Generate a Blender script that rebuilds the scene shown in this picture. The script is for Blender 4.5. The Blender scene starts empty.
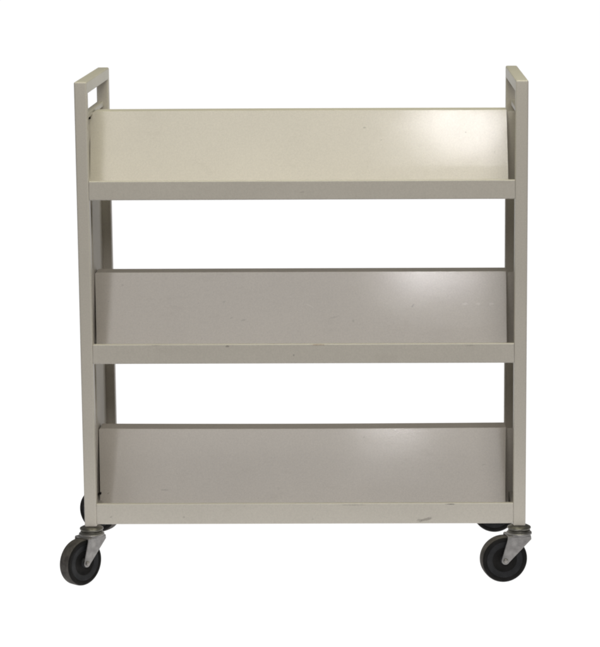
import bpy, bmesh, math, random
from mathutils import Vector, Matrix
R = math.radians
S = bpy.context.scene

# ------------------------------------------------------------------ camera
W = .91; H = W/2; T = .0254; D = .4199; ZT = 1.0355; ZB = .1184
CAM = Vector((.1613, -4.9406, 1.4099)); PITCH, YAW, ROLL = .1736, .0095, .005
cy, sy, cp, sp, cr, sr = math.cos(YAW), math.sin(YAW), math.cos(PITCH), math.sin(PITCH), math.cos(ROLL), math.sin(ROLL)
Rv = Vector((cy, sy, 0)); Fv = Vector((-sy*cp, cy*cp, -sp)); Uv = Vector((-sy*sp, cy*sp, cp))
Xv = cr*Rv - sr*Uv; Yv = sr*Rv + cr*Uv
cd = bpy.data.cameras.new('camera'); cam = bpy.data.objects.new('camera', cd)
S.collection.objects.link(cam); S.camera = cam
cam.matrix_world = Matrix(((Xv.x, Yv.x, -Fv.x, CAM.x), (Xv.y, Yv.y, -Fv.y, CAM.y), (Xv.z, Yv.z, -Fv.z, CAM.z), (0, 0, 0, 1)))
cd.sensor_fit = 'HORIZONTAL'; cd.sensor_width = 36; cd.lens = 36*2467.5/600
cd.shift_x = (300-359.35)/600; cd.clip_end = 200; cd.clip_start = .05

# ------------------------------------------------------------------ light
w = bpy.data.worlds.new('World'); S.world = w; w.use_nodes = True
wt = w.node_tree; wb = wt.nodes['Background']          # dim studio, white below the horizon behind the cart
g_ = wt.nodes.new('ShaderNodeNewGeometry'); sx_ = wt.nodes.new('ShaderNodeSeparateXYZ'); wt.links.new(wt.nodes.new('ShaderNodeTexCoord').outputs['Generated'], sx_.inputs[0])
def mr(out, a, b):
    m = wt.nodes.new('ShaderNodeMapRange'); m.inputs[1].default_value = a; m.inputs[2].default_value = b; wt.links.new(out, m.inputs[0]); return m.outputs[0]
mu = wt.nodes.new('ShaderNodeMath'); mu.operation = 'MULTIPLY'
wt.links.new(mr(sx_.outputs[2], .03, .0), mu.inputs[0]); wt.links.new(mr(sx_.outputs[1], .2, .4), mu.inputs[1])
mc = wt.nodes.new('ShaderNodeMix'); mc.data_type = 'RGBA'; wt.links.new(mu.outputs[0], mc.inputs[0])
mc.inputs[6].default_value = (.115, .115, .122, 1); mc.inputs[7].default_value = (1.05, 1.05, 1.05, 1)
wt.links.new(mc.outputs[2], wb.inputs[0]); wb.inputs[1].default_value = 1
def area(name, loc, target, sx, sy_, power, col):
    l = bpy.data.lights.new(name, 'AREA'); l.shape = 'RECTANGLE'; l.size = sx; l.size_y = sy_; l.energy = power; l.color = col
    o = bpy.data.objects.new(name, l); S.collection.objects.link(o); o.location = loc
    o.rotation_euler = (Vector(target)-Vector(loc)).to_track_quat('-Z', 'Y').to_euler(); return o
area('glare_lamp', (.33, -3.4, 2.80), (.2, .2, .6), .20, .09, 6.2, (1, .97, .98))
area('key_softbox', (.42, -3.45, 2.5), (.1, .2, .45), 3.0, 1.2, 59, (1, .965, .955))
area('ceiling_lamp', (.2, -.35, 3.0), (0, .2, .9), 2.0, .8, 38, (1, .995, .74))
S.view_settings.view_transform = 'Standard'; S.view_settings.look = 'None'
S.view_settings.exposure = 0; S.view_settings.gamma = 1
S.render.engine = 'CYCLES'
S.cycles.pixel_filter_type = 'BLACKMAN_HARRIS'; S.cycles.filter_width = 2.0

# ------------------------------------------------------------------ materials
class N:
    def __init__(s, name):
        s.m = bpy.data.materials.new(name); s.m.use_nodes = True; s.t = s.m.node_tree
        s.b = s.t.nodes['Principled BSDF']; s.tc = s.n('ShaderNodeTexCoord')
    def n(s, k, **kw):
        x = s.t.nodes.new(k)
        for a, v in kw.items(): setattr(x, a, v)
        return x
    def l(s, a, b): s.t.links.new(a, b)
    def noise(s, scale, detail=4, rough=.55, stretch=None):
        x = s.n('ShaderNodeTexNoise'); x.inputs['Scale'].default_value = scale
        x.inputs['Detail'].default_value = detail; x.inputs['Roughness'].default_value = rough
        if stretch:
            mp = s.n('ShaderNodeMapping'); mp.inputs['Scale'].default_value = stretch
            s.l(s.tc.outputs['Object'], mp.inputs[0]); s.l(mp.outputs[0], x.inputs['Vector'])
        else: s.l(s.tc.outputs['Object'], x.inputs['Vector'])
        return x.outputs['Fac']
    def ramp(s, f, stops):
        r = s.n('ShaderNodeValToRGB'); e = r.color_ramp.elements
        while len(e) < len(stops): e.new(.5)
        for q, (p, c) in zip(e, stops):
            q.position = p; q.color = (c, c, c, 1) if not isinstance(c, tuple) else (*c, 1)
        s.l(f, r.inputs[0]); return r.outputs[0]
    def mix(s, f, a, b, mode='MIX'):
        x = s.n('ShaderNodeMix', data_type='RGBA', blend_type=mode)
        for i, v in ((0, f), (6, a), (7, b)):
            if hasattr(v, 'default_value') or hasattr(v, 'is_output'): s.l(v, x.inputs[i])
            else: x.inputs[i].default_value = v if i == 0 else (*v, 1)
        return x.outputs[2]
    def math(s, op, a, b):
        x = s.n('ShaderNodeMath', operation=op)
        for i, v in enumerate((a, b)):
            if hasattr(v, 'is_output'): s.l(v, x.inputs[i])
            else: x.inputs[i].default_value = v
        return x.outputs[0]
    def spot(s, x, z, rx, rz, rot=0):            # soft mark on the front of a part, at its own x, z
        sp_ = s.n('ShaderNodeSeparateXYZ'); s.l(s.tc.outputs['Object'], sp_.inputs[0])
        dx = s.math('SUBTRACT', sp_.outputs[0], x); dz = s.math('SUBTRACT', sp_.outputs[2], z)
        c, q = math.cos(rot), math.sin(rot)
        u = s.math('ADD', s.math('MULTIPLY', dx, c/rx), s.math('MULTIPLY', dz, q/rx))
        v = s.math('ADD', s.math('MULTIPLY', dx, -q/rz), s.math('MULTIPLY', dz, c/rz))
        d = s.math('ADD', s.math('MULTIPLY', u, u), s.math('MULTIPLY', v, v))
        d = s.math('ADD', d, s.math('MULTIPLY', s.math('SUBTRACT', s.noise(260, 2), .5), 2.2))
        return s.ramp(d, [(.35, 1.0), (1.0, 0.0)])
def paint(name, base, rough, marks=(), spec=.6):
    k = N(name)
    big = k.ramp(k.noise(5, 5), [(.3, tuple(c*.97 for c in base)), (.7, tuple(min(1, c*1.03) for c in base))])
    fine = k.ramp(k.noise(340, 3, .6), [(.3, .93), (.7, 1.04)])
    col = k.mix(1.0, big, fine, 'MULTIPLY')
    speck = k.ramp(k.noise(95, 2, .5), [(.74, 0.0), (.79, 1.0)])
    col = k.mix(k.math('MULTIPLY', speck, .22), col, (.12, .10, .08))
    grime = k.ramp(k.noise(9, 7, .7, (1, 1, 3)), [(.58, 0.0), (.85, .22)])
    col = k.mix(grime, col, (.26, .22, .17))
    scr = k.ramp(k.noise(26, 3, .6, (.35, 1, 9)), [(.735, 0.0), (.755, .35)])
    col = k.mix(scr, col, (.62, .60, .55))
    for x, z, rx, rz, rot, c, a in marks:
        a *= .33 if c == LT else (.7 if c == DK else 1)
        col = k.mix(k.math('MULTIPLY', k.spot(x, z, rx, rz, rot), a), col, c)
    k.l(col, k.b.inputs['Base Color'])
    k.l(k.ramp(k.noise(14, 5, .6), [(.3, rough-.01), (.75, rough+.03)]), k.b.inputs['Roughness'])
    k.b.inputs['Specular IOR Level'].default_value = spec
    b1 = k.n('ShaderNodeBump'); b1.inputs['Strength'].default_value = .10; b1.inputs['Distance'].default_value = .0006
    k.l(k.noise(420, 2), b1.inputs['Height'])
    b2 = k.n('ShaderNodeBump'); b2.inputs['Strength'].default_value = .14; b2.inputs['Distance'].default_value = .004
    k.l(k.noise(4.5, 2, .4), b2.inputs['Height']); k.l(b1.outputs[0], b2.inputs['Normal'])
    k.l(b2.outputs[0], k.b.inputs['Normal'])
    return k.m
PB = (.545, .511, .449)
M_frame = paint('beige_enamel', PB, .42, spec=.35)
M_side = paint('beige_enamel_side', PB, .5, spec=.06)
M_panel = paint('beige_enamel_panel', PB, .25)
DK = (.09, .075, .06); LT = (.85, .82, .78)
def simple(name, c1, c2, sc, rough, metal=0, spec=.5, bump=.1):
    k = N(name)
    k.l(k.ramp(k.noise(sc, 5, .6), [(.35, c1), (.68, c2)]), k.b.inputs['Base Color'])
    k.b.inputs['Metallic'].default_value = metal; k.b.inputs['Specular IOR Level'].default_value = spec
    k.l(k.ramp(k.noise(sc*2.3, 4), [(.3, rough-.06), (.7, rough+.1)]), k.b.inputs['Roughness'])
    b = k.n('ShaderNodeBump'); b.inputs['Strength'].default_value = bump; b.inputs['Distance'].default_value = .001
    k.l(k.noise(sc*5, 3), b.inputs['Height']); k.l(b.outputs[0], k.b.inputs['Normal'])
    return k.m
M_zinc = simple('worn_zinc', (.21, .202, .198), (.34, .327, .318), 60, .36, .6)
M_race = simple('yellowed_zinc', (.12, .114, .098), (.27, .26, .225), 70, .33, .8)
M_bolt = simple('bolt_steel', (.22, .21, .20), (.34, .32, .30), 90, .4, .7)
M_tyre = simple('dusty_rubber', (.044, .040, .037), (.098, .089, .081), 55, .75, 0, .2, .25)
M_hub = simple('black_plastic_core', (.009, .0093, .0105), (.021, .0215, .023), 45, .45, 0, .2)
M_wall = simple('black_rubber_sidewall', (.006, .006, .0055), (.013, .012, .0115), 50, .6, 0, .12, .2)
M_dark = simple('black_steel', (.03, .03, .028), (.06, .055, .05), 60, .45, .3)
# floor with added glow, blank white and free of contact shadows
k = N('glowing_white_floor'); k.b.inputs['Base Color'].default_value = (.15, .15, .15, 1); k.b.inputs['Roughness'].default_value = .9
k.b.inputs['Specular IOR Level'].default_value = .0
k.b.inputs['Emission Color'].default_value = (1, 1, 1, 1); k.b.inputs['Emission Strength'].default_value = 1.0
M_glow_floor = k.m

# ------------------------------------------------------------------ mesh helpers
def link(name, bm, mats, parent=None, smooth=False, bevel=0, seg=3, recalc=True):
    if recalc: bmesh.ops.recalc_face_normals(bm, faces=bm.faces)
    me = bpy.data.meshes.new(name); bm.to_mesh(me); bm.free()
    for m in (mats if isinstance(mats, (list, tuple)) else [mats]): me.materials.append(m)
    o = bpy.data.objects.new(name, me); S.collection.objects.link(o); o.parent = parent
    if smooth:
        for p in me.polygons: p.use_smooth = True
    if bevel:
        for p in me.polygons: p.use_smooth = True
        b = o.modifiers.new('bevel', 'BEVEL'); b.width = bevel; b.segments = seg; b.limit_method = 'ANGLE'; b.angle_limit = R(40)
        o.modifiers.new('wn', 'WEIGHTED_NORMAL')
    return o
def cells(bm, ys, zs, fill, x0, x1):
    """solid made of the filled cells of a grid in the y-z plane, x0..x1 thick, no inner faces"""
    V = {}
    def v(x, i, j):
        if (x, i, j) not in V: V[(x, i, j)] = bm.verts.new((x, ys[i], zs[j]))
        return V[(x, i, j)]
    for (i, j) in fill:
        for x in (x0, x1): bm.faces.new([v(x, i, j), v(x, i+1, j), v(x, i+1, j+1), v(x, i, j+1)])
        for (a, b, n) in (((i, j), (i+1, j), (i, j-1)), ((i+1, j), (i+1, j+1), (i+1, j)), ((i+1, j+1), (i, j+1), (i, j+1)), ((i, j+1), (i, j), (i-1, j))):
            if n not in fill: bm.faces.new([v(x0, *a), v(x0, *b), v(x1, *b), v(x1, *a)])
    bmesh.ops.dissolve_limit(bm, angle_limit=R(1), verts=bm.verts, edges=bm.edges)
def rounded(pts, r, seg=5):
    out = [pts[0]]
    for i in range(1, len(pts)-1):
        p, a, b = Vector(pts[i]), Vector(pts[i-1]), Vector(pts[i+1])
        ua, ub = (a-p), (b-p); rr = min(r, ua.length*.45, ub.length*.45); ua.normalize(); ub.normalize()
        s, e = p+ua*rr, p+ub*rr
        for q in range(seg+1):
            t = q/seg; out.append(tuple((1-t)**2*s + 2*t*(1-t)*p + t*t*e))
    out.append(pts[-1]); return out
def sheet(bm, prof, x0, x1, th, taper=None, bow=0):
    """bent sheet metal: y-z profile run along x, th thick"""
    n = len(prof); P = [Vector(p) for p in prof]; off = []
    for i in range(n):
        d = (P[min(i+1, n-1)]-P[max(i-1, 0)]).normalized(); off.append(P[i]+Vector((d.y, -d.x))*th)
    nx = 48 if bow else 24; rows = []
    for q in range(nx+1):
        t = q/nx; row = []
        for pr in (P, off):
            for i in range(n):
                a, b = x0, x1
                if taper: tl, tr = taper(pr[i].y); a -= tl; b += tr
                row.append(bm.verts.new((a+(b-a)*t, pr[i].x+bow*math.sin(math.pi*t), pr[i].y)))
        rows.append(row)
    for q in range(nx):
        A, B = rows[q], rows[q+1]
        for o_ in (0, n):
            for i in range(n-1): bm.faces.new([A[o_+i], B[o_+i], B[o_+i+1], A[o_+i+1]])
        for i in (0, n-1): bm.faces.new([A[i], B[i], B[n+i], A[n+i]])
    for A in (rows[0], rows[-1]):
        for i in range(n-1): bm.faces.new([A[i], A[i+1], A[n+i+1], A[n+i]])
def lathe(bm, prof, n=48, axis='z', c=(0, 0, 0), mat=0):
    rings = []
    for (r, h) in prof:
        ring = []
        for k_ in range(n):
            a = 2*math.pi*k_/n; x, y = r*math.cos(a), r*math.sin(a)
            p = (x, y, h) if axis == 'z' else (x, h, y)
            ring.append(bm.verts.new((p[0]+c[0], p[1]+c[1], p[2]+c[2])))
        rings.append(ring)
    for a, b in zip(rings, rings[1:]):
        for k_ in range(n):
            f = bm.faces.new([a[k_], a[(k_+1) % n], b[(k_+1) % n], b[k_]]); f.material_index = mat
    for r_ in (rings[0], rings[-1]): bm.faces.new(r_).material_index = mat

# ------------------------------------------------------------------ setting: white floor with added emission, running far behind the cart
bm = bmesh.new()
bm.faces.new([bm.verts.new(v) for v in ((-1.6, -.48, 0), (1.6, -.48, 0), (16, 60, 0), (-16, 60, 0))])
fl = link('floor', bm, M_glow_floor); fl['kind'] = 'structure'

# ------------------------------------------------------------------ the cart
cart = bpy.data.objects.new('book_cart', None); S.collection.objects.link(cart); cart.location = (0, D/2, 0)
cart['label'] = 'beige painted steel library book cart with three sloping shelves, empty, on four black casters'
cart['category'] = 'book cart'
root_off = Vector((0, -D/2, 0))

for s in (-1, 1):
    bm = bmesh.new()
    ys = [0, T, D-T, D]; zs = [ZB, ZB+T, .950, .9645, ZT-T, ZT]
    fill = {(i, j) for i in range(3) for j in range(5)} - {(1, 1), (1, 2), (1, 3)}
    cells(bm, ys, zs, fill, -H if s < 0 else H-T, -H+T if s < 0 else H)
    f = link('side_frame', bm, M_frame, cart, bevel=.0034, seg=4); f.location = root_off
    bm = bmesh.new(); xo = s*(H-.004)
    cells(bm, [T-.002, D-T+.002], [ZB+T-.002, .952], {(0, 0)}, min(xo, xo-s*.0012), max(xo, xo-s*.0012))
    link('side_panel', bm, M_side, f)
    bm = bmesh.new(); a_, b_ = sorted((s*(H-.0006), s*(H-.0150)))
    cells(bm, [T-.001, D-T+.001], [.9525, .9645], {(0, 0)}, a_, b_)
    link('handle_rail', bm, M_frame, f, bevel=.003, seg=3)
    # folded edge of the side sheet on the inner face, front and back, with its spot-welded shelf support strip
    for yc in (.235,):
        bm = bmesh.new(); xi = xo-s*.0014
        cells(bm, [yc-.065, yc+.065], [ZB+T+.004, .945], {(0, 0)}, min(xi, xi-s*.006), max(xi, xi-s*.006))
        link('support_strip', bm, M_side, f, bevel=.0015, seg=2)

LEANS = (R(16.5), R(19.6), R(23.0)); BOW = (.0050, .0005, -.0062)     # the dividers differ a little and are not quite flat
shelves = [(.8356, .7968, .9608, -.4440, .4200), (.5012, .4607, .6218, -.4430, .4215), (.1673, .1239, .2862, -.4425, .4225)]
mark_sets = [
    [(.125, .925, .004, .002, 0, DK, .5), (.335, .915, .0022, .0015, 0, DK, .5), (.16, .90, .003, .0012, .4, DK, .35)],
    [(.225, .553, .0045, .0018, .8, DK, .55), (.335, .556, .007, .0028, 0, LT, .6), (.362, .556, .006, .0026, 0, LT, .6), (.39, .556, .006, .0026, 0, LT, .6),
     (.01, .553, .013, .0012, -.45, LT, .5), (-.03, .572, .009, .001, .3, LT, .3), (-.13, .525, .007, .002, .2, DK, .25), (.06, .53, .012, .002, .25, DK, .22), (-.155, .53, .004, .0015, .5, DK, .3)],
    [(-.436, .158, .003, .003, 0, (.01, .01, .01), 1.0), (-.42, .158, .0025, .0018, .5, DK, .5), (-.30, .165, .010, .0015, 0, DK, .3)]]
lip_marks = [
    [(.0, .812, .006, .002, .2, DK, .25)],
    [(-.155, .497, .004, .0022, 0, DK, .7), (-.30, .499, .012, .0015, 0, DK, .35), (.03, .4995, .02, .0014, 0, (.3, .2, .13), .7), (-.02, .478, .0022, .003, 0, DK, .55), (.34, .497, .012, .0015, 0, DK, .3)],
    [(.250, .133, .016, .0032, .28, DK, .62), (.236, .131, .006, .0042, 0, DK, .45), (-.40, .14, .004, .002, .5, DK, .35), (-.25, .139, .003, .003, 0, DK, .3), (.1, .164, .03, .001, 0, DK, .45), (.3, .165, .012, .001, 0, (.02, .02, .02), .7)]]
for si, (lt, lb, pt, xa, xb) in enumerate(shelves):
    tn = math.tan(LEANS[si]); f0 = .010
    # floor drops from the lip, the divider leans back from it: where the two meet
    yt = .185; yb = (lt + f0*tn - pt + yt/tn)/(tn + 1/tn); zb = pt-(yt-yb)/tn
    h_ = [(.014, lb+.0002), (.001, lb), (.001, lt), (f0, lt), (yb-.001, zb-.004)]
    bm = bmesh.new()
    sheet(bm, rounded(h_ + [(D-y, z) for (y, z) in h_[::-1]], .0024), -H+T+.0006, H-T-.0006, .0012)
    sh = link('shelf', bm, paint('beige_enamel_shelf', PB, .38, lip_marks[si]), cart); sh.location = root_off
    bm = bmesh.new()
    dy, dz = (yt-yb), (pt-zb)
    up = [(yb+dy*q, zb+dz*q) for q in (.3, .6, .8, .9, .92, .935, .95, .965, .98, .99)]
    p = rounded([(yb, zb-.001)] + up + [(yt, pt), (D-yt, pt)] + [(D-y, z) for (y, z) in up[::-1]] + [(D-yb, zb-.001)], .003, 6)
    sheet(bm, p, xa, xb, .0012, bow=BOW[si], taper=lambda z, pt=pt, rc=(.011, .004, .004)[si], fl_=(.003, -.0005, -.0035)[si]: (-(rc-math.sqrt(max(0, rc**2-max(0, rc-(pt-z))**2)))-(0, .006, .0065)[si]*min(1, max(0, (pt-z)/.14)), fl_*min(1, max(0, (pt-z)/.14))))
    for f_ in bm.faces:
        f_.normal_update()
        if abs(f_.normal.z) > .9: f_.material_index = 1
    link('divider_panel', bm, [paint('beige_enamel_divider', PB, .10, mark_sets[si], .28), M_side], sh, bevel=.0003, seg=1)
    # end plates closing the gap between the divider and the side sheets
    for s in (-1, 1):
        bm = bmesh.new(); xi = s*(H-.0056)
        a, b = sorted((xi, xa+.004 if s < 0 else xb-.004))
        V = [bm.verts.new((x, y, z)) for x in (a, b) for y in (.196, .1975) for z in (zb-.004, pt-.004)]
        for q in ((0, 1, 3, 2), (4, 6, 7, 5), (0, 4, 5, 1), (2, 3, 7, 6), (0, 2, 6, 4), (1, 5, 7, 3)): bm.faces.new([V[n_] for n_ in q])
        link('end_plate', bm, M_side, sh)

# ------------------------------------------------------------------ casters
WR = .0485; OFF = .033; HZ = ZB-WR      # wheel radius, trail, axle below the frame
def caster(loc, rot):
    # origin where the stem enters the post; trails along -x
    bm = bmesh.new()
    lathe(bm, [(.0001, -.0135), (.0225, -.0135), (.0262, -.0150), (.0268, -.0185), (.0235, -.0205), (.0001, -.0205)], 40)
    ax = (-OFF, -HZ); th = .0026
    for s in (-1, 1):
        top = [(-.0285, -.0195), (.0205, -.0195), (.0215, -.027)]
        pts = list(top)
        r = .0085; a0, a1 = R(-28), R(-180-12)
        for q in range(13):
            a = a0+(a1-a0)*q/12; pts.append((ax[0]+r*math.cos(a), ax[1]+r*math.sin(a)))
        pts.append((-.0292, -.026))
        lo = []; hi = []
        for (x, z) in pts:
            flare = .0175+.0030*min(1, max(0, (-.02-z)/.02))*0+.0008
            lo.append(bm.verts.new((x, s*flare, z))); hi.append(bm.verts.new((x, s*(flare+th), z)))
        bm.faces.new(lo); bm.faces.new(hi[::-1])
        for i in range(len(pts)): j = (i+1) % len(pts); bm.faces.new([lo[i], lo[j], hi[j], hi[i]])
    cells_y = [-.0209, .0209]
    V = [bm.verts.new((x, y, z)) for x in (-.0275, .0205) for y in cells_y for z in (-.0225, -.0188)]
    for q in ((0, 1, 3, 2), (4, 6, 7, 5), (0, 4, 5, 1), (2, 3, 7, 6), (0, 2, 6, 4), (1, 5, 7, 3)): bm.faces.new([V[i] for i in q])
    c = link('caster', bm, M_zinc, cart, bevel=.0011, seg=2)
    c.location = Vector(loc)+root_off; c.rotation_euler = (0, 0, rot)
    bm = bmesh.new()
    lathe(bm, [(.0001, .0), (.0150, .0), (.0195, -.0012), (.0240, -.0036), (.0246, -.0056), (.0236, -.0076), (.0200, -.0084), (.0200, -.0100), (.0228, -.0108), (.0235, -.0124), (.0215, -.0140), (.0001, -.0140)], 40)
    link('swivel_race', bm, M_race, c, smooth=False, bevel=.0006, seg=2)
    bm = bmesh.new(); hw = .0145
    pr = [(.0375, -hw+.0022), (.0395, -hw+.0004), (.0425, -hw)]
    for q in range(1, 8):
        a = R(90*q/8); pr.append((.0425+.0060*math.sin(a)*1.0, -hw+.0075*(1-math.cos(a))))
    pr.append((WR, -.0055)); pr.append((WR, .0055))
    full = pr + [(r, -h) for (r, h) in pr[::-1][2:]]
    lathe(bm, full, 72, 'y', (-OFF, 0, -HZ))
    for f_ in bm.faces:                       # dust sits on the tread, the sidewalls stay black
        if abs(f_.calc_center_median().y) > .0118: f_.material_index = 1
    link('tyre', bm, [M_tyre, M_wall], c, smooth=True)
    bm = bmesh.new()
    half = [(.0001, -.0165), (.0085, -.0165), (.0098, -.0150), (.0105, -.0118), (.0150, -.0108), (.0245, -.0106), (.0262, -.0128), (.0300, -.0134), (.0370, -.0140), (.0385, -.0128), (.0386, -.006)]
    full = half + [(r, -h) for (r, h) in half[::-1]]
    lathe(bm, full, 60, 'y', (-OFF, 0, -HZ))
    o = link('wheel_hub', bm, M_hub, c, bevel=.0006, seg=2)
    bm = bmesh.new()
    hp = [(.0001, -.0248), (.0036, -.0245), (.0046, -.0232), (.0046, -.0200), (.0028, -.0199)]
    lathe(bm, hp + [(r_, -h_) for (r_, h_) in hp[::-1]], 24, 'y', (-OFF, 0, -HZ))
    link('axle_bolt', bm, M_bolt, c, bevel=.0004, seg=2)
    return c
px = H-T/2
caster((-px, T/2, ZB), R(50)); caster((px, T/2, ZB), R(11))
caster((-px, D-T/2, ZB), R(-28)); caster((px, D-T/2, ZB), R(-6))
